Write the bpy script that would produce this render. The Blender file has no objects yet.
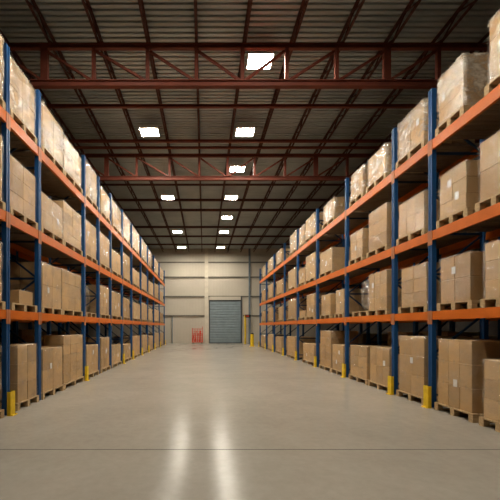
import bpy, bmesh, math, random
from mathutils import Vector, Matrix
rnd = random.Random(7)
S = bpy.context.scene
COL = S.collection
PI = math.pi

# ---------------------------------------------------------------- helpers
def link(o, parent=None):
    COL.objects.link(o)
    if parent: o.parent = parent
    return o

def tag(o, label=None, cat=None, group=None, kind=None):
    if label: o['label'] = label
    if cat: o['category'] = cat
    if group: o['group'] = group
    if kind: o['kind'] = kind
    return o

def empty(name, loc=(0, 0, 0), rz=0.0):
    o = bpy.data.objects.new(name, None)
    o.empty_display_size = .2
    o.location = loc
    o.rotation_euler = (0, 0, rz)
    return link(o)

class MB:
    """collects shapes, then links them as one mesh object"""
    def __init__(self): self.bm = bmesh.new()
    def box(self, x0, y0, z0, x1, y1, z1):
        r = bmesh.ops.create_cube(self.bm, size=1.0)
        c = Vector(((x0+x1)/2, (y0+y1)/2, (z0+z1)/2)); s = Vector((abs(x1-x0), abs(y1-y0), abs(z1-z0)))
        for v in r['verts']:
            v.co = Vector((v.co.x*s.x, v.co.y*s.y, v.co.z*s.z)) + c
        return r['verts']
    def bar(self, a, b, w, h=None, up=(0, 0, 1)):
        h = h or w
        a, b = Vector(a), Vector(b); d = (b-a); L = d.length; d.normalize()
        u = Vector(up)
        if abs(u.dot(d)) > .98: u = Vector((0, 1, 0))
        s = d.cross(u).normalized(); u = s.cross(d).normalized()
        vs = [self.bm.verts.new(p + s*i*w/2 + u*j*h/2) for p in (a, b) for i, j in ((-1, -1), (1, -1), (1, 1), (-1, 1))]
        for f in ((3, 2, 1, 0), (4, 5, 6, 7), (0, 1, 5, 4), (1, 2, 6, 5), (2, 3, 7, 6), (3, 0, 4, 7)):
            self.bm.faces.new([vs[i] for i in f])
        return self
    def cyl(self, a, b, r, n=16, r2=None):
        a, b = Vector(a), Vector(b); d = b-a
        q = Vector((0, 0, 1)).rotation_difference(d.normalized()).to_matrix().to_4x4()
        bmesh.ops.create_cone(self.bm, cap_ends=True, segments=n, radius1=r, radius2=r if r2 is None else r2, depth=d.length,
                              matrix=Matrix.Translation((a+b)/2) @ q)
        return self
    def prism(self, pts, a, b, axis='z'):
        """extrude a 2-D outline between a and b along an axis"""
        def P(p, t):
            if axis == 'z': return (p[0], p[1], t)
            if axis == 'x': return (t, p[0], p[1])
            return (p[0], t, p[1])
        v0 = [self.bm.verts.new(P(p, a)) for p in pts]; v1 = [self.bm.verts.new(P(p, b)) for p in pts]
        n = len(pts)
        for i in range(n):
            self.bm.faces.new((v0[i], v0[(i+1) % n], v1[(i+1) % n], v1[i]))
        self.bm.faces.new(v0[::-1]); self.bm.faces.new(v1)
        return self
    def bevel(self, w, seg=1):
        bmesh.ops.bevel(self.bm, geom=self.bm.edges[:], offset=w, segments=seg, affect='EDGES', profile=.6)
        return self
    def mesh(self, name, mat):
        bmesh.ops.recalc_face_normals(self.bm, faces=self.bm.faces[:])
        me = bpy.data.meshes.new(name); self.bm.to_mesh(me); self.bm.free()
        if mat: me.materials.append(mat)
        return me
    def build(self, name, mat, parent=None, smooth=False):
        me = self.mesh(name, mat)
        if smooth:
            for p in me.polygons: p.use_smooth = True
        return link(bpy.data.objects.new(name, me), parent)

def inst(name, me, parent, loc=(0, 0, 0), rz=0.0):
    o = bpy.data.objects.new(name, me); o.location = loc; o.rotation_euler = (0, 0, rz)
    return link(o, parent)

# ---------------------------------------------------------------- materials
class NT:
    def __init__(self, name):
        self.m = bpy.data.materials.new(name); self.m.use_nodes = True
        self.t = self.m.node_tree; self.n = self.t.nodes; self.l = self.t.links
        self.b = self.n['Principled BSDF']; self.out = self.n['Material Output']
    def N(self, typ, **kw):
        n = self.n.new(typ)
        for k, v in kw.items():
            if k in n.inputs: n.inputs[k].default_value = v
            else: setattr(n, k, v)
        return n
    def L(self, a, b): self.l.new(a, b)
    def coords(self, which='Object', scale=(1, 1, 1)):
        tc = self.N('ShaderNodeTexCoord'); mp = self.N('ShaderNodeMapping'); mp.inputs['Scale'].default_value = scale
        self.L(tc.outputs[which], mp.inputs['Vector']); return mp.outputs['Vector']
    def noise(self, vec, scale, detail=4, rough=.55):
        n = self.N('ShaderNodeTexNoise'); n.inputs['Scale'].default_value = scale
        n.inputs['Detail'].default_value = detail; n.inputs['Roughness'].default_value = rough
        self.L(vec, n.inputs['Vector']); return n.outputs['Fac']
    def ramp(self, fac, stops):
        r = self.N('ShaderNodeValToRGB'); e = r.color_ramp.elements
        while len(e) < len(stops): e.new(.5)
        for q, (p, c) in zip(e, stops):
            q.position = p; q.color = (c, c, c, 1) if not hasattr(c, '__len__') else (*c, 1)
        self.L(fac, r.inputs['Fac']); return r.outputs['Color']
    def mix(self, a, b, fac, mode='MIX'):
        m = self.N('ShaderNodeMix', data_type='RGBA', blend_type=mode)
        for s, v in ((m.inputs[0], fac), (m.inputs[6], a), (m.inputs[7], b)):
            if hasattr(v, 'node'): self.L(v, s)
            else: s.default_value = (*v, 1) if hasattr(v, '__len__') else v
        return m.outputs[2]
    def math(self, op, a, b=None):
        m = self.N('ShaderNodeMath', operation=op)
        for s, v in ((m.inputs[0], a), (m.inputs[1], b)):
            if v is None: continue
            if hasattr(v, 'node'): self.L(v, s)
            else: s.default_value = v
        return m.outputs[0]
    def bump(self, h, strength=.2, dist=.01, to=None):
        b = self.N('ShaderNodeBump'); b.inputs['Strength'].default_value = strength; b.inputs['Distance'].default_value = dist
        self.L(h, b.inputs['Height']); self.L(b.outputs['Normal'], (to or self.b).inputs['Normal'])

def paint(name, col, rough=.5, var=.12, metallic=0.0, scale=3.0, bump=0.0):
    """painted or bare metal: base colour with faint wear"""
    t = NT(name); v = t.coords('Object')
    f = t.noise(v, scale, 5)
    lo = tuple(c*(1-var) for c in col); hi = tuple(min(1, c*(1+var)) for c in col)
    t.L(t.ramp(f, [(.3, lo), (.7, hi)]), t.b.inputs['Base Color'])
    t.L(t.ramp(f, [(.3, max(.05, rough-.08)), (.7, min(1, rough+.08))]), t.b.inputs['Roughness'])
    t.b.inputs['Metallic'].default_value = metallic
    t.b.inputs['Specular IOR Level'].default_value = .5 if metallic else .2
    if bump: t.bump(f, bump, .01)
    return t.m

def mat_floor():
    t = NT('polished_concrete'); v = t.coords('Object')
    big = t.noise(v, .35, 5); fine = t.noise(v, 9, 6, .65); mid = t.noise(v, 1.7, 6, .6)
    c = t.ramp(big, [(.3, (.325, .29, .24)), (.72, (.39, .35, .295))])
    c = t.mix(c, t.ramp(mid, [(.3, (.80, .80, .80)), (.7, (1, 1, 1))]), .45, 'MULTIPLY')
    c = t.mix(c, t.ramp(fine, [(.35, (.86, .86, .86)), (.62, (1, 1, 1))]), .55, 'MULTIPLY')
    # saw-cut control joints across the aisle every 6 m
    sep = t.N('ShaderNodeSeparateXYZ'); t.L(v, sep.inputs[0])
    y = t.math('FRACT', t.math('DIVIDE', t.math('ADD', sep.outputs['Y'], 1.7), 6.0))
    j = t.math('LESS_THAN', y, .0032)
    c = t.mix(c, (.045, .038, .03), j)
    t.L(c, t.b.inputs['Base Color'])
    r = t.ramp(mid, [(.3, .18), (.7, .205)])
    r2 = t.mix(r, (.55, .55, .55), j)
    t.L(r2, t.b.inputs['Roughness'])
    t.b.inputs['Specular IOR Level'].default_value = .10
    t.bump(t.mix(fine, mid, .3), .16, .01)
    return t.m

def mat_carton(name, col):
    t = NT(name)
    info = t.N('ShaderNodeObjectInfo'); g = t.N('ShaderNodeTexCoord'); sep = t.N('ShaderNodeSeparateXYZ')
    t.L(g.outputs['Generated'], sep.inputs[0])
    v = t.coords('Object')
    hi = tuple(min(1, c*1.16) for c in col); lo = tuple(c*.84 for c in col)
    base = t.ramp(info.outputs['Random'], [(0, lo), (1, hi)])
    n = t.noise(v, 2.6, 5); fib = t.noise(t.coords('Object', (1, 1, 14)), 9, 4)
    base = t.mix(base, t.ramp(n, [(.3, (.86, .86, .86)), (.7, (1, 1, 1))]), .7, 'MULTIPLY')
    base = t.mix(base, t.ramp(fib, [(.3, (.9, .9, .9)), (.7, (1, 1, 1))]), .5, 'MULTIPLY')
    # packing tape along the middle of the carton
    d = t.math('ABSOLUTE', t.math('SUBTRACT', sep.outputs['Y'], .5))
    tape = t.math('LESS_THAN', d, .055)
    zt = t.math('GREATER_THAN', t.math('ABSOLUTE', t.math('SUBTRACT', sep.outputs['Z'], .5)), .38)
    tape = t.math('MULTIPLY', tape, zt)
    base = t.mix(base, tuple(c*.78 for c in col), tape)
    t.L(base, t.b.inputs['Base Color'])
    t.L(t.mix((.78, .78, .78), (.3, .3, .3), tape), t.b.inputs['Roughness'])
    t.bump(fib, .08, .004)
    return t.m

def mat_film(name, lo, hi, haze):
    """clear stretch film: see-through, with glossy creases and a patchy milky haze; strong haze paints in whitish glints"""
    t = NT(name); t.n.remove(t.b)
    info = t.N('ShaderNodeObjectInfo')
    v0 = t.coords('Object', (1.0, 1.0, 1.5))
    add = t.N('ShaderNodeVectorMath', operation='ADD'); t.L(v0, add.inputs[0])
    mul = t.N('ShaderNodeVectorMath', operation='SCALE'); comb = t.N('ShaderNodeCombineXYZ')
    for k in 'XYZ': t.L(info.outputs['Random'], comb.inputs[k])
    t.L(comb.outputs[0], mul.inputs[0]); mul.inputs['Scale'].default_value = 31.0
    t.L(mul.outputs[0], add.inputs[1]); v = add.outputs[0]
    a = t.noise(v, 5.5, 6, .7); b = t.noise(v, 1.6, 4)
    gl = t.N('ShaderNodeBsdfGlossy'); gl.inputs['Roughness'].default_value = .2; gl.inputs['Color'].default_value = (1, .97, .92, 1)
    tr = t.N('ShaderNodeBsdfTransparent')
    df = t.N('ShaderNodeBsdfDiffuse'); df.inputs['Color'].default_value = (.78, .68, .54, 1)
    bp = t.N('ShaderNodeBump'); bp.inputs['Strength'].default_value = .75; bp.inputs['Distance'].default_value = .05
    t.L(a, bp.inputs['Height']); t.L(bp.outputs['Normal'], gl.inputs['Normal'])
    m1 = t.N('ShaderNodeMixShader'); t.L(t.math('MULTIPLY', t.ramp(t.noise(v, 2.8, 6, .7), [(.47, 0), (.66, 1)]), haze), m1.inputs[0])
    t.L(tr.outputs[0], m1.inputs[1]); t.L(df.outputs[0], m1.inputs[2])
    m2 = t.N('ShaderNodeMixShader'); t.L(t.ramp(b, [(.35, lo), (.68, hi)]), m2.inputs[0])
    t.L(m1.outputs[0], m2.inputs[1]); t.L(gl.outputs[0], m2.inputs[2])
    t.L(m2.outputs[0], t.out.inputs['Surface'])
    return t.m

def mat_wood(name, col):
    t = NT(name); v = t.coords('Object', (1, 6, 6)); info = t.N('ShaderNodeObjectInfo')
    f = t.noise(v, 5, 6)
    c = t.ramp(f, [(.3, tuple(x*.7 for x in col)), (.7, tuple(x*1.15 for x in col))])
    c = t.mix(c, t.ramp(info.outputs['Random'], [(0, (.8, .8, .8)), (1, (1, 1, 1))]), .8, 'MULTIPLY')
    t.L(c, t.b.inputs['Base Color']); t.b.inputs['Roughness'].default_value = .8
    t.bump(f, .15, .005)
    return t.m

def mat_roof():
    t = NT('ribbed_roof_sheet'); v = t.coords('Object')
    f = t.noise(v, .8, 5); g = t.noise(t.coords('Object', (.3, 4, 1)), 3, 4)
    c = t.ramp(f, [(.3, (.36, .39, .38)), (.7, (.50, .53, .51))])
    c = t.mix(c, t.ramp(g, [(.3, (.8, .8, .8)), (.7, (1, 1, 1))]), .7, 'MULTIPLY')
    t.L(c, t.b.inputs['Base Color']); t.b.inputs['Roughness'].default_value = .5; t.b.inputs['Metallic'].default_value = .15
    return t.m

def mat_wall(name, col, ribs=0.0, axis='X', pitch=.25):
    t = NT(name); v = t.coords('Object')
    f = t.noise(v, .5, 4); g = t.noise(v, 6, 4)
    c = t.ramp(f, [(.3, tuple(x*.9 for x in col)), (.7, col)])
    c = t.mix(c, t.ramp(g, [(.3, (.92, .92, .92)), (.7, (1, 1, 1))]), .5, 'MULTIPLY')
    t.L(c, t.b.inputs['Base Color']); t.b.inputs['Roughness'].default_value = .65
    if ribs:
        sep = t.N('ShaderNodeSeparateXYZ'); t.L(v, sep.inputs[0])
        w = t.math('PINGPONG', sep.outputs[axis], pitch/2)
        t.bump(t.math('MINIMUM', t.math('MULTIPLY', w, 1/pitch), .2), ribs, .05)
    return t.m

def mat_lamp(strength):
    t = NT('lit_diffuser')
    t.b.inputs['Base Color'].default_value = (.9, .9, .9, 1)
    t.b.inputs['Emission Color'].default_value = (1, .93, .80, 1)
    t.b.inputs['Emission Strength'].default_value = strength
    return t.m

LAMP = 185.0
M = dict(
    floor=mat_floor(),
    carton_a=mat_carton('kraft_cardboard', (.50, .30, .118)),
    carton_b=mat_carton('pale_cardboard', (.54, .34, .15)),
    carton_c=mat_carton('tan_cardboard', (.45, .26, .098)),
    film=mat_film('clear_stretch_film', .03, .20, .16),
    film_glint=mat_film('glint_painted_film', .05, .40, .75),  # top-shelf wrap: whitish glints painted in as heavier pale haze
    film_heap=mat_film('crumpled_clear_plastic', .06, .3, .22),
    wood=mat_wood('pine_pallet_wood', (.50, .34, .17)),
    deck=mat_wood('dark_shelf_board', (.17, .115, .07)),
    blue=paint('blue_rack_paint', (.013, .068, .19), .38, .15),
    brace=paint('shaded_blue_brace_paint', (.008, .022, .05), .5, .15),  # rack blue darkened to paint in the shade among the bracing
    orange=paint('orange_beam_paint', (.56, .125, .010), .42, .12),
    salmon=paint('worn_orange_connector', (.42, .15, .06), .5, .2),
    yellow=paint('yellow_guard_paint', (.72, .48, .02), .5, .15, scale=8),
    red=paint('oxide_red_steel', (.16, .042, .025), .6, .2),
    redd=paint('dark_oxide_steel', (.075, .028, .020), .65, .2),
    brightred=paint('red_trolley_paint', (.60, .06, .03), .5, .2),
    galv=paint('galvanised_steel', (.35, .35, .34), .4, .2, .7),
    dark=paint('black_rubber', (.02, .02, .02), .7, .1),
    label=paint('white_paper_label', (.72, .70, .66), .6, .05, scale=30),
    roof=mat_roof(),
    wall=mat_wall('cream_wall_panel', (.56, .50, .40), .35, 'X', .3),
    side=mat_wall('dark_side_cladding', (.10, .085, .07), .6, 'Y', .3),
    column=paint('cream_column_paint', (.62, .56, .45), .6, .08),
    girt=paint('grey_girt', (.16, .145, .115), .6, .15),
    door=paint('grey_blue_shutter', (.21, .26, .28), .45, .1),
    frame=paint('dark_door_frame', (.07, .075, .08), .5, .1),
    pipe=paint('blue_grey_pipe', (.17, .20, .22), .5, .1),
    lamp=mat_lamp(LAMP),
    lampcase=paint('white_lamp_case', (.6, .6, .58), .5, .05),
)

# ---------------------------------------------------------------- camera (a level view camera with the lens shifted)
cd = bpy.data.cameras.new('camera'); cam = link(bpy.data.objects.new('camera', cd))
cd.sensor_width = 36; cd.lens = 36*330/500
cd.shift_x = .092; cd.shift_y = .154
cam.location = (0, 0, 1.6); cam.rotation_euler = (PI/2, 0, 0)
cd.clip_end = 200
S.camera = cam

# ---------------------------------------------------------------- the building
XW0, XW1, YW0, YW1, ZC = -9.0, 11.0, -7.0, 32.5, 9.3
def structure(name, mb, mat, parent=None):
    o = mb.build(name, mat, parent)
    if parent is None: o['kind'] = 'structure'
    return o
m = MB(); m.box(XW0-.3, YW0-.3, -.2, XW1+.3, YW1+.3, 0); structure('floor', m, M['floor'])
m = MB(); m.box(XW0-.3, YW1, 0, XW1+.3, YW1+.25, ZC+.1); structure('wall_back', m, M['wall'])
m = MB(); m.box(XW0-.25, YW0, 0, XW0, YW1, ZC+.1); structure('wall_left', m, M['side'])
m = MB(); m.box(XW1, YW0, 0, XW1+.25, YW1, ZC+.1); structure('wall_right', m, M['side'])
m = MB(); m.box(XW0-.3, YW0-.25, 0, XW1+.3, YW0, ZC+.1); structure('wall_front', m, M['side'])
# ribbed metal roof deck, ribs running across the aisle
pts = []; y = YW0-.2; p = .155
while y < YW1+.2:
    pts += [(y, ZC+.075), (y+.045, ZC+.075), (y+.052, ZC), (y+p-.007, ZC)]
    y += p
pts += [(y, ZC+.075), (y, ZC+.11), (YW0-.2, ZC+.11)]
m = MB(); m.prism(pts, XW0-.2, XW1+.2, 'x'); structure('ceiling', m, M['roof'])

# back wall: column, girts, thin posts
n = 1
for (x0, x1, y0, z0, z1, mat) in ((.06, .42, .14, 0, ZC, 'column'),):
    m = MB(); m.prism([(x0, YW1), (x1, YW1), (x1, YW1-y0), (x0, YW1-y0)], z0, z1)
    structure('trim_%d' % n, m, M[mat]); n += 1
for z in (7.98, 6.52, 4.62, 2.72):
    for (xa, xb) in ((XW0, .06), (.42, 3.72 if z < 4 else XW1)):
        if z < 4 and xb == 3.72: xa, xb = 3.85, XW1
        m = MB()
        m.prism([(YW1, z-.08), (YW1-.10, z-.08), (YW1-.10, z-.04), (YW1-.03, z-.04), (YW1-.03, z+.05), (YW1, z+.05)], xa, xb, 'x')
        structure('trim_%d' % n, m, M['girt']); n += 1
m = MB(); m.box(4.38, YW1-.14, 0, 4.56, YW1, ZC); structure('trim_%d' % n, m, M['pipe']); n += 1
m = MB(); m.cyl((-3.12, YW1-.12, 0), (-3.12, YW1-.12, 2.6), .05); m.box(-3.2, YW1-.07, 2.2, -3.04, YW1, 2.26); structure('trim_%d' % n, m, M['pipe']); n += 1
# roller door
DX0, DX1, DZ = .58, 3.6, 4.05
dr = MB()
pts = []; z = .03
while z < DZ:
    pts += [(YW1-.05, z), (YW1-.075, z+.03), (YW1-.075, z+.19), (YW1-.05, z+.22)]
    z += .25
pts = pts + [(YW1-.02, DZ+.2), (YW1-.02, .03)]
dr.prism(pts, DX0, DX1, 'x')
door = structure('door_1', dr, M['door'])
m = MB(); m.box(DX0-.08, YW1-.12, 0, DX0, YW1, DZ+.2); m.box(DX1, YW1-.14, 0, DX1+.12, YW1, 4.6); m.box(DX0, YW1-.11, DZ+.1, DX1, YW1, DZ+.2)
structure('door_frame', m, M['frame'], door)
m = MB(); m.box(DX0-.02, YW1-.16, DZ+.2, DX1, YW1, 4.58); structure('door_header', m, M['wall'], door)
m = MB(); m.box(DX0, YW1-.1, 0, DX1, YW1-.03, .08); structure('bottom_bar', m, M['frame'], door)

# ---------------------------------------------------------------- roof steel
JX = [-.2+1.27*k for k in range(-6, 9)]
ordw = ['first', 'second', 'third', 'fourth', 'fifth', 'sixth', 'seventh', 'eighth', 'ninth', 'tenth', 'eleventh', 'twelfth', 'thirteenth']
def joist_meshes():
    a = MB(); a.box(-.04, YW0, .26, .04, YW1, .295)
    b = MB(); b.box(-.03, YW0, 0, .03, YW1, .03)
    w = MB(); y = YW0; k = 0
    while y < YW1-.5:
        w.bar((0, y, .03 if k % 2 else .26), (0, y+.5, .26 if k % 2 else .03), .03); y += .5; k += 1
    return a.mesh('top_chord', M['redd']), b.mesh('bottom_chord', M['redd']), w.mesh('lattice_web', M['redd'])
jt, jb, jw = joist_meshes()
for i, x in enumerate(JX):
    k = i-6
    e = empty('roof_joist', (x, 0, 8.97))
    where = 'centre line joist straight ahead' if k == 0 else '%s one %s of the centre joist' % (ordw[abs(k)-1], 'left' if k < 0 else 'right')
    tag(e, 'thin dark red lattice joist running lengthwise under roof, ' + where, 'joist', 'lengthwise roof joists')
    inst('top_chord', jt, e); inst('bottom_chord', jb, e); inst('lattice_web', jw, e)

TX = [-8.0, -6.7, -5.4, -4.15, -2.87, -1.47, -.2, 1.0, 2.15, 3.45, 4.76, 6.1, 7.4, 8.7, 10.0]
def truss(y, label):
    e = empty('roof_truss', (0, y, 7.8)); tag(e, label, 'truss', 'red roof trusses')
    m = MB(); m.box(XW0, -.05, 1.04, XW1, .05, 1.06); m.box(XW0, -.015, 1.06, XW1, .015, 1.148); m.box(XW0, -.05, 1.148, XW1, .05, 1.168)
    m.build('top_chord', M['red'], e)
    m = MB(); m.box(XW0, -.065, 0.05, XW1, .065, .075); m.box(XW0, -.02, .075, XW1, .02, .185); m.box(XW0, -.065, .185, XW1, .065, .21)
    m.build('bottom_chord', M['red'], e)
    for i, x in enumerate(TX):
        w = .09 if x in (-4.15, 4.76) else .045
        MB_ = MB(); MB_.box(x-w, -.05, .21, x+w, .05, 1.04); MB_.build('web_post', M['red'], e)
    for i in range(len(TX)-1):
        a, b = TX[i], TX[i+1]
        if a < .99: p, q = (a+.06, 0, .98), (b-.06, 0, .22)
        else: p, q = (a+.06, 0, .22), (b-.06, 0, .98)
        MB().bar(p, q, .05, .06).build('diagonal_brace', M['red'], e)
truss(8.6, 'large red roof truss across the aisle, the nearest one')
truss(14.06, 'red roof truss crossing behind the nearest truss, small above the far lamps')
for (y, h, lab) in ((10.95, .09, 'thin red cross beam just behind the nearest truss'),
                    (13.0, .09, 'thin red cross beam in front of the second truss'),
                    (13.5, .07, 'thinner red bar right against the second truss'),
                    (17.0, .08, 'thin dark red cross beam first behind the second truss'),
                    (19.0, .12, 'dark red cross beam beside the third lamp row'),
                    (20.6, .14, 'dark red cross beam between the third and fourth right lamps beyond trusses'),
                    (24.1, .14, 'dark red cross beam crossing ahead of the last lamp rows'),
                    (26.6, .12, 'dark red cross beam second last before the back wall'),
                    (29.2, .12, 'dark red cross beam nearest to the back wall')):
    m = MB(); m.box(XW0, y-.05, 8.97-h, XW1, y+.05, 8.97-h+.02); m.box(XW0, y-.015, 8.97-h+.02, XW1, y+.015, 8.95); m.box(XW0, y-.05, 8.95, XW1, y+.05, 8.968)
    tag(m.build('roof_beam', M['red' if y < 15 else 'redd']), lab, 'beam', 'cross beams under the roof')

# ---------------------------------------------------------------- lamps
def lamp_meshes():
    a = MB()
    for (x0, y0, x1, y1) in ((-.34, -.27, .34, -.25), (-.34, .25, .34, .27), (-.34, -.25, -.32, .25), (.32, -.25, .34, .25)):
        a.box(x0, y0, -.02, x1, y1, .07)
    a.box(-.32, -.25, .04, .32, .25, .07)
    d = MB(); d.box(-.32, -.25, -.012, .32, .25, .0)
    h = MB(); h.cyl((0, 0, .07), (0, 0, .46), .008, 6)
    return a.mesh('housing', M['lampcase']), d.mesh('diffuser', M['lamp']), h.mesh('hanger', M['galv'])
lh, ld, lr = lamp_meshes()
RL = [2.3, 5.7, 8.98, 12.25, 15.1, 18.45, 21.8, 25.1, 30.0]
LL = [5.7, 12.25, 18.45, 25.1, 30.0]
for side, X, ys in (('right', 1.52, RL), ('left', -2.02, LL)):
    vis = [y for y in ys if y > 7]
    for y in ys:
        e = empty('ceiling_light', (X, y, 8.84))
        if y in vis: lab = 'lit white rectangular ceiling lamp, %s from the front in the %s lamp row' % (ordw[vis.index(y)], side)
        else: lab = 'lit rectangular ceiling lamp overhead in the %s row, %s' % (side, {2.3: 'just ahead of the viewer', 5.7: 'out of frame above the near floor'}[y])
        tag(e, lab, 'ceiling light', 'lit ceiling lamps')
        inst('housing', lh, e); inst('diffuser', ld, e); inst('hanger', lr, e, (-.25, 0, 0)); inst('hanger', lr, e, (.25, 0, 0))

# ---------------------------------------------------------------- racks
LZ = {'L': [0, 1.91, 3.68, 5.48], 'R': [0, 1.91, 3.50, 5.30]}
BH = [0, .165, .185, .195]
PY = {'L': [3.4, 6.0, 7.16, 9.87, 11.22, 12.66, 14.45, 16.36, 18.74, 20.98, 23.59, 26.5, 29.9],
      'R': [3.9, 6.57, 7.86, 10.49, 13.2, 15.97, 18.56, 21.31, 23.95, 26.71]}
PH = {'L': 6.72, 'R': 6.32}
FX = {'L': -3.56, 'R': 4.5}
DEP = 1.12
PW = .052
def post_mesh(h):
    m = MB(); w = PW
    m.prism([(-.045, -w), (.045, -w), (.045, w), (-.045, w), (-.045, .016), (-.033, .016), (-.033, -.016), (-.045, -.016)], .008, h)
    return m.mesh('post', M['blue'])
fp = MB(); fp.box(-.06, -.07, 0, .075, .07, .008); fp_mesh = fp.mesh('foot_plate', M['galv'])
def make_rack(side, fx, ys, zs, ph, label, conn=True):
    """local +x points away from the aisle; mirrored for the left side"""
    s = -1 if side == 'L' else 1
    root = empty('pallet_rack', (fx, ys[0], 0)); tag(root, label, 'rack')
    pm = post_mesh(ph)
    if s < 0:
        pm.transform(Matrix.Scale(-1, 4, (1, 0, 0))); pm.flip_normals()
    for y in ys:
        yl = y-ys[0]
        b = MB()
        xa, xb = s*.09, s*(DEP-.09)
        z = .25; k = 0
        while z+.8 < ph:
            b.bar((xa, yl, z), (xb, yl, z), .03, .045)
            b.bar((xa if k % 2 else xb, yl, z+.03), (xb if k % 2 else xa, yl, z+.77), .028, .04)
            z += .8; k += 1
        b.bar((xa, yl, z), (xb, yl, z), .03, .045)
        fr = b.build('upright_frame', M['brace'], root)
        inst('post', pm, fr, (s*.045, yl, 0))
        p2 = inst('post', pm, fr, (s*(DEP-.045), yl, 0)); p2.rotation_euler = (0, 0, PI)
        inst('foot_plate', fp_mesh, fr, (s*.045, yl, 0), 0 if s > 0 else PI); inst('foot_plate', fp_mesh, fr, (s*(DEP-.045), yl, 0), PI if s > 0 else 0)
    for i in range(len(ys)-1):
        a, b_ = ys[i]-ys[0]+PW, ys[i+1]-ys[0]-PW
        for l in (1, 2, 3):
            if l >= len(zs): continue
            zt = zs[l]; h = BH[l]
            for fr_ in (0, 1):
                x0 = s*.004 if not fr_ else s*(DEP-.054)
                x1 = x0+s*.05
                m = MB()
                xo, xi = (x0, x1) if not fr_ else (x1, x0)
                m.prism([(xo, zt-h), (xi, zt-h), (xi, zt-.05), (xi-(xi-xo)*.25, zt-.05), (xi-(xi-xo)*.25, zt), (xo, zt)], a, b_, 'y')
                bm_ = m.build('beam', M['orange'], root)
                xf = -s*.003 if not fr_ else s*(DEP+.003)
                for (ya, yb) in ((a-PW+.003, a+.012), (b_-.012, b_+PW-.003)):
                    if not conn: continue
                    c = MB(); c.box(xf-.003, ya, zt-h-.09, xf+.003, yb, zt+.01); c.build('beam_connector', M['salmon'], bm_)
            d = MB(); y = a+.02
            while y+.13 < b_:
                d.box(s*.045, y, zt-.048, s*(DEP-.06), y+.13, zt-.002); y += .145
            d.build('shelf_deck', M['deck'], root)
    return root
make_rack('L', FX['L'], PY['L'], LZ['L'], PH['L'], 'long blue and orange pallet rack along the left side of the aisle')
make_rack('R', FX['R'], PY['R'], LZ['R'], PH['R'], 'long blue and orange pallet rack along the right side of the aisle')
BX = {'L': FX['L']-DEP-.3, 'R': FX['R']+DEP+.3}
make_rack('L', BX['L'], [3.4, 6.1, 8.8, 11.5, 14.2, 16.9], LZ['L'][:3], 4.6, 'second blue pallet rack standing back to back behind the left rack', False)
make_rack('R', BX['R'], [3.9, 6.6, 9.3, 12.0, 14.7, 17.4], LZ['R'][:3], 4.6, 'second blue pallet rack standing back to back behind the right rack', False)

# yellow upright guards bolted to the floor in front of the posts
def guard_mesh():
    m = MB(); h = .43
    m.prism([(-.085, -.072), (-.073, -.072), (-.073, .072), (-.085, .072)], .01, h)
    m.prism([(-.073, -.072), (-.020, -.072), (-.020, -.060), (-.073, -.060)], .01, h)
    m.prism([(-.073, .060), (-.020, .060), (-.020, .072), (-.073, .072)], .01, h)
    a = m.mesh('post_guard', M['yellow'])
    return a
gm = guard_mesh()
bpm = MB(); bpm.box(-.13, -.08, 0, -.020, .08, .01)
for sy in (-.06, .06): bpm.cyl((-.108, sy, .01), (-.105, sy, .022), .012, 8)
bp_mesh = bpm.mesh('base_plate', M['yellow'])
for side, s, skip in (('L', -1, (0, 2, 4, 5)), ('R', 1, (0,))):
    idx = [i for i in range(len(PY[side])) if i not in skip]
    for n_, i in enumerate(idx):
        e = empty('post_guard', (FX[side]+s*.0, PY[side][i], 0), PI if s < 0 else 0)
        word = 'nearest to the viewer' if n_ == 0 else ('last before the back wall' if i == idx[-1] else '%s from the viewer' % ordw[n_])
        tag(e, 'yellow steel post guard at foot of %s rack, %s' % ('left' if s < 0 else 'right', word), 'post guard', 'yellow rack post guards')
        inst('guard_plate', gm, e); inst('base_plate', bp_mesh, e)

# ---------------------------------------------------------------- pallets and loads
PZ = .144
def pallet(w, d, near, loc, rz, label, group):
    """w along the aisle (local y), d into the rack (local x)"""
    e = empty('pallet', loc, rz)
    def boards(mb, z0, z1, n_, bw):
        for i in range(n_):
            x = -d/2+(d-bw)*i/(n_-1); mb.box(x, -w/2, z0, x+bw, w/2, z1)
    top = MB(); boards(top, .122, PZ, 7, .115)
    st = [top]
    for y in (-w/2, -.045, w/2-.09): top.box(-d/2, y, .100, d/2, y+.09, .122)
    if near:
        tag(e, label, 'pallet', group)
        top.build('deck', M['wood'], e)
        blk = MB(); blk.box(-.05, -.045, .018, .05, .045, .100); bmh = blk.mesh('block', M['wood'])
        for x in (-d/2+.05, 0, d/2-.05):
            for y in (-w/2+.045, 0, w/2-.045): inst('block', bmh, e, (x, y, 0))
        rn = MB(); rn.box(-d/2, -.045, 0, d/2, .045, .018); rmh = rn.mesh('bottom_board', M['wood'])
        for y in (-w/2+.045, 0, w/2-.045): inst('bottom_board', rmh, e, (0, y, 0))
        return e
    for x in (-d/2+.05, 0, d/2-.05):
        for y in (-w/2+.045, 0, w/2-.045): top.box(x-.05, y-.045, .018, x+.05, y+.045, .1)
    for y in (-w/2+.045, 0, w/2-.045): top.box(-d/2, y-.045, 0, d/2, y+.045, .018)
    bpy.data.objects.remove(e)
    o = top.build('pallet', M['wood']); o.location = loc; o.rotation_euler = (0, 0, rz)
    return tag(o, label, 'pallet', group)

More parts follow.
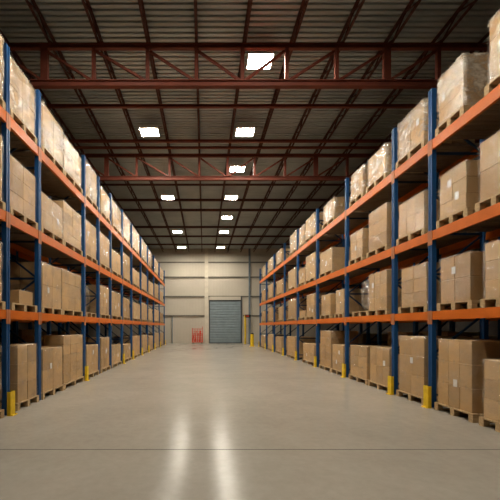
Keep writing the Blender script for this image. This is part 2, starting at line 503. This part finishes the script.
def film_shell(w, d, h, mat):
    m = MB(); m.box(-d/2, -w/2, 0, d/2, w/2, h)
    bmesh.ops.delete(m.bm, geom=[f for f in m.bm.faces if f.normal.z < -.5], context='FACES_ONLY')
    bmesh.ops.subdivide_edges(m.bm, edges=m.bm.edges[:], cuts=9, use_grid_fill=True)
    for v in m.bm.verts:
        n_ = Vector((v.co.x/d, v.co.y/w, 0))
        k = rnd.uniform(0, .010)
        if abs(v.co.z-h) < .001 and max(abs(v.co.x)/d, abs(v.co.y)/w) > .49: k = -.002
        if abs(v.co.x) > d/2-.001: v.co.x += math.copysign(k, v.co.x)
        if abs(v.co.y) > w/2-.001: v.co.y += math.copysign(k, v.co.y)
        if abs(v.co.z-h) < .001: v.co.z += rnd.uniform(0, .006)
    for f in m.bm.faces: f.smooth = True
    return m.mesh('stretch_film', mat)

def load(w, d, h, near, loc, rz, label, group, top_level, grid=None, mat=None):
    e = empty('wrapped_carton_stack', loc, rz)
    tag(e, label, 'carton stack', group)
    ny, nx, nz = grid or (rnd.choice([1, 2, 2, 3]) if w > .6 else 1, 2, max(1, round(h/rnd.choice([.27, .33, .4]))))
    mat = mat or rnd.choice(['carton_a', 'carton_a', 'carton_b', 'carton_c'])
    g = .004
    cw, cdp, ch = w/ny, d/nx, h/nz
    if near:
        c = MB(); c.box(-cdp/2+g, -cw/2+g, 0, cdp/2-g, cw/2-g, ch-.003); c.bevel(.007, 2)
        cm = c.mesh('carton', M[mat])
        for k in range(nz):
            for i in range(nx):
                for j in range(ny):
                    if near < 2 and 0 < k < nz-1 and 0 < i < nx-1: continue
                    inst('carton', cm, e, (-d/2+cdp*(i+.5)+rnd.uniform(-.004, .004), -w/2+cw*(j+.5)+rnd.uniform(-.002, .002), k*ch))
        # paper labels on the aisle face
        for q in range(rnd.choice([0, 1, 1, 2])):
            yy = rnd.uniform(-w*.3, w*.3); zz = rnd.uniform(h*.15, h*.75)
            lb = MB(); lb.box(-d/2-.0075, yy-.045, zz, -d/2-.0045, yy+.045, zz+.13); tag(lb.build('paper_label', M['label'], e), 'white paper label')
    else:
        c = MB()
        for k in range(nz):
            for j in range(ny):
                c.box(-d/2, -w/2+cw*j+g, k*ch+.003, d/2, -w/2+cw*(j+1)-g, (k+1)*ch-.003)
        c.build('cartons', M[mat], e)
    f = inst('stretch_film', film_shell(w+.022, d+.022, h+.008, M['film_glint' if top_level else 'film']), e, (0, 0, .001))
    return e

L_LOADS = [
    (3, 5.44, 5.89, 6.75),
    (3, 6.08, 6.99, 6.62),
    (3, 7.34, 8.41, 6.62),
    (3, 8.47, 9.63, 6.53),
    (3, 10.00, 11.03, 6.67),
    (3, 11.50, 12.70, 6.50),
    (3, 12.95, 14.31, 6.60),
    (3, 14.69, 15.99, 6.72),
    (3, 16.32, 18.27, 6.70),
    (3, 18.95, 20.69, 6.69),
    (3, 21.21, 22.51, 6.60),
    (3, 23.88, 25.77, 6.60),
    (3, 26.70, 29.01, 6.50),
    (2, 5.44, 5.88, 5.00),
    (2, 6.08, 7.04, 4.80),
    (2, 7.30, 8.37, 4.60),
    (2, 8.44, 9.63, 4.84),
    (2, 9.99, 10.98, 4.88),
    (2, 11.41, 12.55, 4.90),
    (2, 12.91, 14.21, 4.66),
    (2, 14.69, 15.96, 4.95),
    (2, 16.69, 18.30, 4.57),
    (2, 18.95, 20.76, 4.77),
    (2, 21.60, 23.31, 4.64),
    (2, 24.13, 25.88, 4.80),
    (2, 26.70, 28.87, 4.60),
    (1, 5.44, 5.86, 3.09),
    (1, 6.47, 6.99, 2.33),
    (1, 7.33, 8.30, 3.05),
    (1, 8.35, 9.63, 3.08),
    (1, 11.43, 12.47, 3.06),
    (1, 12.83, 14.23, 3.00),
    (1, 14.69, 15.88, 2.92),
    (1, 16.74, 18.56, 2.86),
    (1, 19.04, 20.80, 3.00),
    (1, 21.52, 22.86, 2.80),
    (1, 23.98, 26.11, 2.90),
    (1, 27.01, 29.01, 2.80),
    (0, 5.39, 5.79, 1.27),
    (0, 6.33, 7.04, 1.25),
    (0, 7.31, 8.33, 1.11),
    (0, 8.40, 9.71, 1.38),
    (0, 10.06, 11.15, 1.02),
    (0, 11.46, 12.45, 1.22),
    (0, 12.80, 14.16, 0.86),
    (0, 14.76, 16.10, 0.80),
    (0, 16.64, 18.30, 1.12),
    (0, 19.14, 20.76, 1.12),
    (0, 21.56, 23.04, 1.00),
    (0, 23.98, 26.00, 1.15),
    (0, 27.01, 29.08, 1.10),
]
R_LOADS = [
    (3, 5.78, 6.37, 6.38),
    (3, 4.70, 5.24, 6.45),
    (3, 6.81, 7.69, 6.32),
    (3, 9.42, 10.17, 6.23),
    (3, 8.25, 9.11, 6.20),
    (3, 11.48, 12.50, 6.13),
    (3, 13.54, 14.70, 6.30),
    (3, 14.94, 15.71, 6.25),
    (3, 16.18, 17.35, 6.35),
    (3, 19.29, 20.62, 6.20),
    (3, 21.84, 23.28, 6.25),
    (3, 24.55, 25.60, 6.20),
    (2, 5.70, 6.34, 4.49),
    (2, 4.85, 5.42, 4.61),
    (2, 6.80, 7.67, 4.42),
    (2, 9.43, 10.21, 4.43),
    (2, 8.18, 9.08, 4.70),
    (2, 11.69, 12.86, 4.43),
    (2, 13.52, 14.67, 4.68),
    (2, 14.85, 15.80, 4.30),
    (2, 16.41, 17.72, 4.55),
    (2, 19.16, 20.62, 4.40),
    (2, 21.84, 23.20, 4.50),
    (2, 24.55, 25.83, 4.40),
    (1, 5.61, 6.32, 2.89),
    (1, 4.76, 5.32, 2.94),
    (1, 6.73, 7.58, 2.92),
    (1, 8.18, 9.07, 3.03),
    (1, 11.83, 12.74, 2.80),
    (1, 10.72, 11.34, 2.84),
    (1, 13.56, 14.56, 2.98),
    (1, 14.76, 15.66, 2.35),
    (1, 16.37, 17.72, 3.02),
    (1, 19.04, 20.07, 2.80),
    (1, 21.84, 23.20, 2.90),
    (1, 24.55, 25.83, 2.80),
    (0, 5.56, 6.36, 1.37),
    (0, 4.74, 5.32, 1.08),
    (0, 6.77, 7.63, 1.40),
    (0, 9.15, 10.17, 1.05),
    (0, 8.03, 8.97, 1.08),
    (0, 11.74, 12.80, 1.46),
    (0, 10.71, 11.60, 1.00),
    (0, 13.50, 15.00, 0.87),
    (0, 16.32, 17.89, 1.10),
    (0, 19.29, 20.62, 1.00),
    (0, 21.84, 23.20, 1.10),
    (0, 24.55, 26.05, 0.95),
]

BAYN = ['first', 'second', 'third', 'fourth', 'fifth', 'sixth', 'seventh', 'eighth', 'ninth', 'tenth', 'eleventh', 'twelfth']
LEVN = ['on floor under', 'on lowest shelf of', 'on middle shelf of', 'on top shelf of']
GRPN = ['on the floor', 'on the lowest shelf', 'on the middle shelf', 'on the top shelf']
def place(side, loads):
    s = -1 if side == 'L' else 1
    rack = 'left' if s < 0 else 'right'
    ys = PY[side]; info = []
    for (l, y0, y1, zt) in loads:
        mid = (y0+y1)/2
        bay = max(i for i in range(len(ys)-1) if ys[i] < mid)
        info.append([l, y0, y1, zt, bay, mid])
    for l, y0, y1, zt, bay, mid in info:
        mates = sorted(q[5] for q in info if q[0] == l and q[4] == bay)
        lim0, lim1 = ys[bay]+.075, ys[bay+1]-.075
        pos = ''
        if len(mates) > 1: pos = ', nearer one' if mid == mates[0] else ', farther one'
        zl = LZ[side][l] + (.0 if l == 0 else .001)
        h = zt-zl-PZ
        w = y1-y0
        near = 2 if mid < 11 else (1 if mid < 16 else 0)
        y0p, y1p = max(lim0, y0-.06), min(lim1, y1+.06)
        for q in info:
            if q[0] == l and q[4] == bay and q[5] != mid:
                if q[5] > mid: y1p = min(y1p, (y1+q[1])/2-.008)
                else: y0p = max(y0p, (y0+q[2])/2+.008)
        nb = [q for q in mates if q != mid]
        y0c, y1c = max(y0, y0p+.012), min(y1, y1p-.012)
        pm, cm = (y0p+y1p)/2, (y0c+y1c)/2
        pw = y1p-y0p
        if (l, side) == (1, 'L') and abs(mid-6.73) < .1: y0p = 6.12; pm = (y0p+y1p)/2; pw = y1p-y0p
        wc = y1c-y0c
        adj = 'low' if h < .62 else ('medium' if h < .95 else ('tall narrow' if h > wc*1.12 else 'tall square'))
        where = '%s %s rack, %s bay%s' % (LEVN[l], rack, BAYN[bay], pos)
        rz = rnd.uniform(-.008, .008)
        dd = 1.04
        xp = FX[side]+s*(dd/2+.0)
        if l == 0: xp = FX[side]+s*(dd/2-.02)
        pallet(pw, dd, near, (xp, pm, zl), PI if s < 0 else 0, 'pine pallet %s' % where, '%s rack pallets %s' % (rack, GRPN[l]))
        d = .98
        xp2 = xp
        if (l, side) == (1, 'L') and bay == 1: d = .42; xp2 = xp+.25
        load(wc, d, h, near, (xp2, cm, zl+PZ), (PI if s < 0 else 0)+rz, '%s wrapped brown carton stack %s' % (adj, where),
             '%s rack carton stacks %s' % (rack, GRPN[l]), l == 3)
place('L', L_LOADS)
place('R', R_LOADS)

# ---------------------------------------------------------------- loads on the racks behind, glimpsed through the bays
def back(side, y, l, w, h, label):
    s = -1 if side == 'L' else 1
    x = BX[side]+s*.53; z = LZ[side][l]+(.001 if l else 0)
    pallet(w+.06, 1.04, 0, (x, y, z), PI if s < 0 else 0, 'pallet behind the %s rack holding the %s' % ('left' if s < 0 else 'right', label.split(',')[0]), 'pallets on the rear racks')
    load(w, .98, h, 0, (x, y, z+PZ), PI if s < 0 else 0, label, 'cartons on the rear racks', False)
back('R', 5.9, 0, 1.0, 1.30, 'dim wrapped carton stack, glimpsed behind the nearest right floor stacks')
back('R', 7.4, 0, 1.0, 1.25, 'shaded carton stack, behind the second right bay at floor level')
back('R', 8.55, 0, .95, 1.33, 'dusky carton stack, behind the second right post from the viewer')
back('R', 10.2, 0, 1.0, 1.3, 'half hidden carton stack, behind the third right bay at floor level')
back('R', 12.9, 0, 1.0, 1.2, 'obscured carton stack, behind the fourth right bay at floor level')
back('L', 7.5, 0, 1.0, 1.25, 'dim carton stack, glimpsed behind the second left bay at floor level')
back('L', 9.6, 0, 1.0, 1.38, 'shaded carton stack, behind the third left bay at floor level')
back('L', 12.4, 0, 1.0, 1.3, 'dusky carton stack, behind the fifth left bay at floor level')

# small single cartons resting beside or on loads
def carton(loc, sx, sy, sz, rz, label, mat='carton_a'):
    m = MB(); m.box(-sx/2, -sy/2, 0, sx/2, sy/2, sz); m.bevel(.008, 2)
    o = m.build('carton', M[mat]); o.location = loc; o.rotation_euler = (0, 0, rz)
    return tag(o, label, 'carton')
carton((-4.28, 6.40, 1.911+PZ), .38, .38, .34, .2, 'small loose brown carton lying at the back of the low-stacked pallet, left rack')
carton((4.97, 13.035, 3.501), .5, .15, .42, 0, 'slim brown carton at the near end of right middle shelf, fourth bay', 'carton_b')

# heaps of crumpled clear plastic film on pallets
def heap(side, y, l, w, h, label):
    s = -1 if side == 'L' else 1
    x = FX[side]+s*.55; z = LZ[side][l]+.001
    pallet(w, 1.0, 1, (x, y, z), 0, 'pine pallet carrying the %s' % label, None)
    m = MB(); bmesh.ops.create_icosphere(m.bm, subdivisions=5, radius=1)
    from mathutils import noise
    for v in m.bm.verts:
        p = v.co.copy()
        q = Vector([math.copysign(abs(c)**.55, c) for c in p])
        n_ = noise.turbulence(p*2.1+Vector((s*3, y, 0)), 4, True)
        r = .80+.28*n_
        v.co = Vector((q.x*.40*r, q.y*w*.42*r, max(0, (q.z*.5+.5)*h*r)))
    for f in m.bm.faces: f.smooth = True
    o = m.build('plastic_film_heap', M['film_heap']); o.location = (x, y, z+PZ+.001)
    tag(o, label, 'plastic film')
heap('R', 9.65, 1, .95, 1.0, 'heap of crumpled clear plastic on the right lowest shelf, third bay')
heap('L', 10.6, 1, .95, .95, 'heap of crumpled clear plastic on the left lowest shelf, fourth bay')

# ---------------------------------------------------------------- far end of the aisle
e = empty('wire_trolley', (-.62, 31.3, 0)); tag(e, 'red wire mesh trolley cage standing by the back wall left of shutter door', 'trolley')
m = MB()
m.box(-.5, -.35, .16, .5, .35, .20); m.build('base', M['brightred'], e)
for sx in (-.48, .48):
    m = MB()
    for sy in (-.33, .33): m.bar((sx, sy, .2), (sx, sy, 1.5 if sx < 0 else 1.65), .04)
    for k in range(7): m.bar((sx, -.33, .3+k*.19), (sx, .33, .3+k*.19), .018)
    m.build('side_frame', M['brightred'], e)
m = MB()
for k in range(7): m.bar((-.48+k*.16, .34, .2), (-.48+k*.16, .34, 1.45), .045)
for k in range(5): m.bar((-.48, .34, .3+k*.28), (.48, .34, .3+k*.28), .03)
m.build('back_mesh', M['brightred'], e)
m = MB()
for k in range(5): m.bar((-.46+k*.23, -.34, .2), (-.3+k*.19, -.34, 1.25 if k % 2 else 1.0), .08)
for z in (.45, .8, 1.0): m.bar((-.48, -.34, z), (.48, -.34, z), .035)
m.build('front_gate', M['brightred'], e)
for sx in (-.42, .42):
    for sy in (-.28, .28):
        m = MB(); m.cyl((sx-.02, sy, .07), (sx+.02, sy, .07), .07, 14); m.box(sx-.03, sy-.02, .09, sx+.03, sy+.02, .16)
        m.build('castor', M['dark'], e)

e = empty('door_control_post', (3.95, 31.6, 0)); tag(e, 'tall yellow post with dark control box beside the shutter door', 'post')
m = MB(); m.cyl((0, 0, 0), (0, 0, 2.72), .085, 14); m.box(-.13, -.13, 0, .13, .13, .015); m.build('pole', M['yellow'], e)
m = MB(); m.box(-.02, -.1, 2.5, .5, .1, 2.78); m.build('control_box', M['dark'], e)
m = MB(); m.box(.05, -.115, 2.58, .35, -.101, 2.7); m.build('box_panel', M['brightred'], e)

e = empty('bollard', (3.98, 27.3, 0)); tag(e, 'thick yellow bollard with black cap near the far end of right rack', 'bollard')
m = MB(); m.cyl((0, 0, .02), (0, 0, 1.0), .15, 24); m.build('tube', M['yellow'], e)
m = MB(); m.cyl((0, 0, 1.0), (0, 0, 1.1), .152, 24, .08); m.build('cap', M['dark'], e)
m = MB(); m.box(-.22, -.22, 0, .22, .22, .02); m.build('base_plate', M['yellow'], e)

# ---------------------------------------------------------------- world and colour management
w = bpy.data.worlds.new('world'); S.world = w; w.use_nodes = True
w.node_tree.nodes['Background'].inputs[0].default_value = (.01, .01, .01, 1)
w.node_tree.nodes['Background'].inputs[1].default_value = 0.0
S.view_settings.view_transform = 'Standard'; S.view_settings.look = 'None'
S.view_settings.exposure = 0.0; S.view_settings.gamma = 1.0; S.view_settings.use_curve_mapping = False
S.cycles.max_bounces = 8; S.cycles.diffuse_bounces = 5; S.cycles.glossy_bounces = 4
S.cycles.transparent_max_bounces = 16
S.cycles.sample_clamp_indirect = 6.0
S.cycles.caustics_reflective = False; S.cycles.caustics_refractive = False
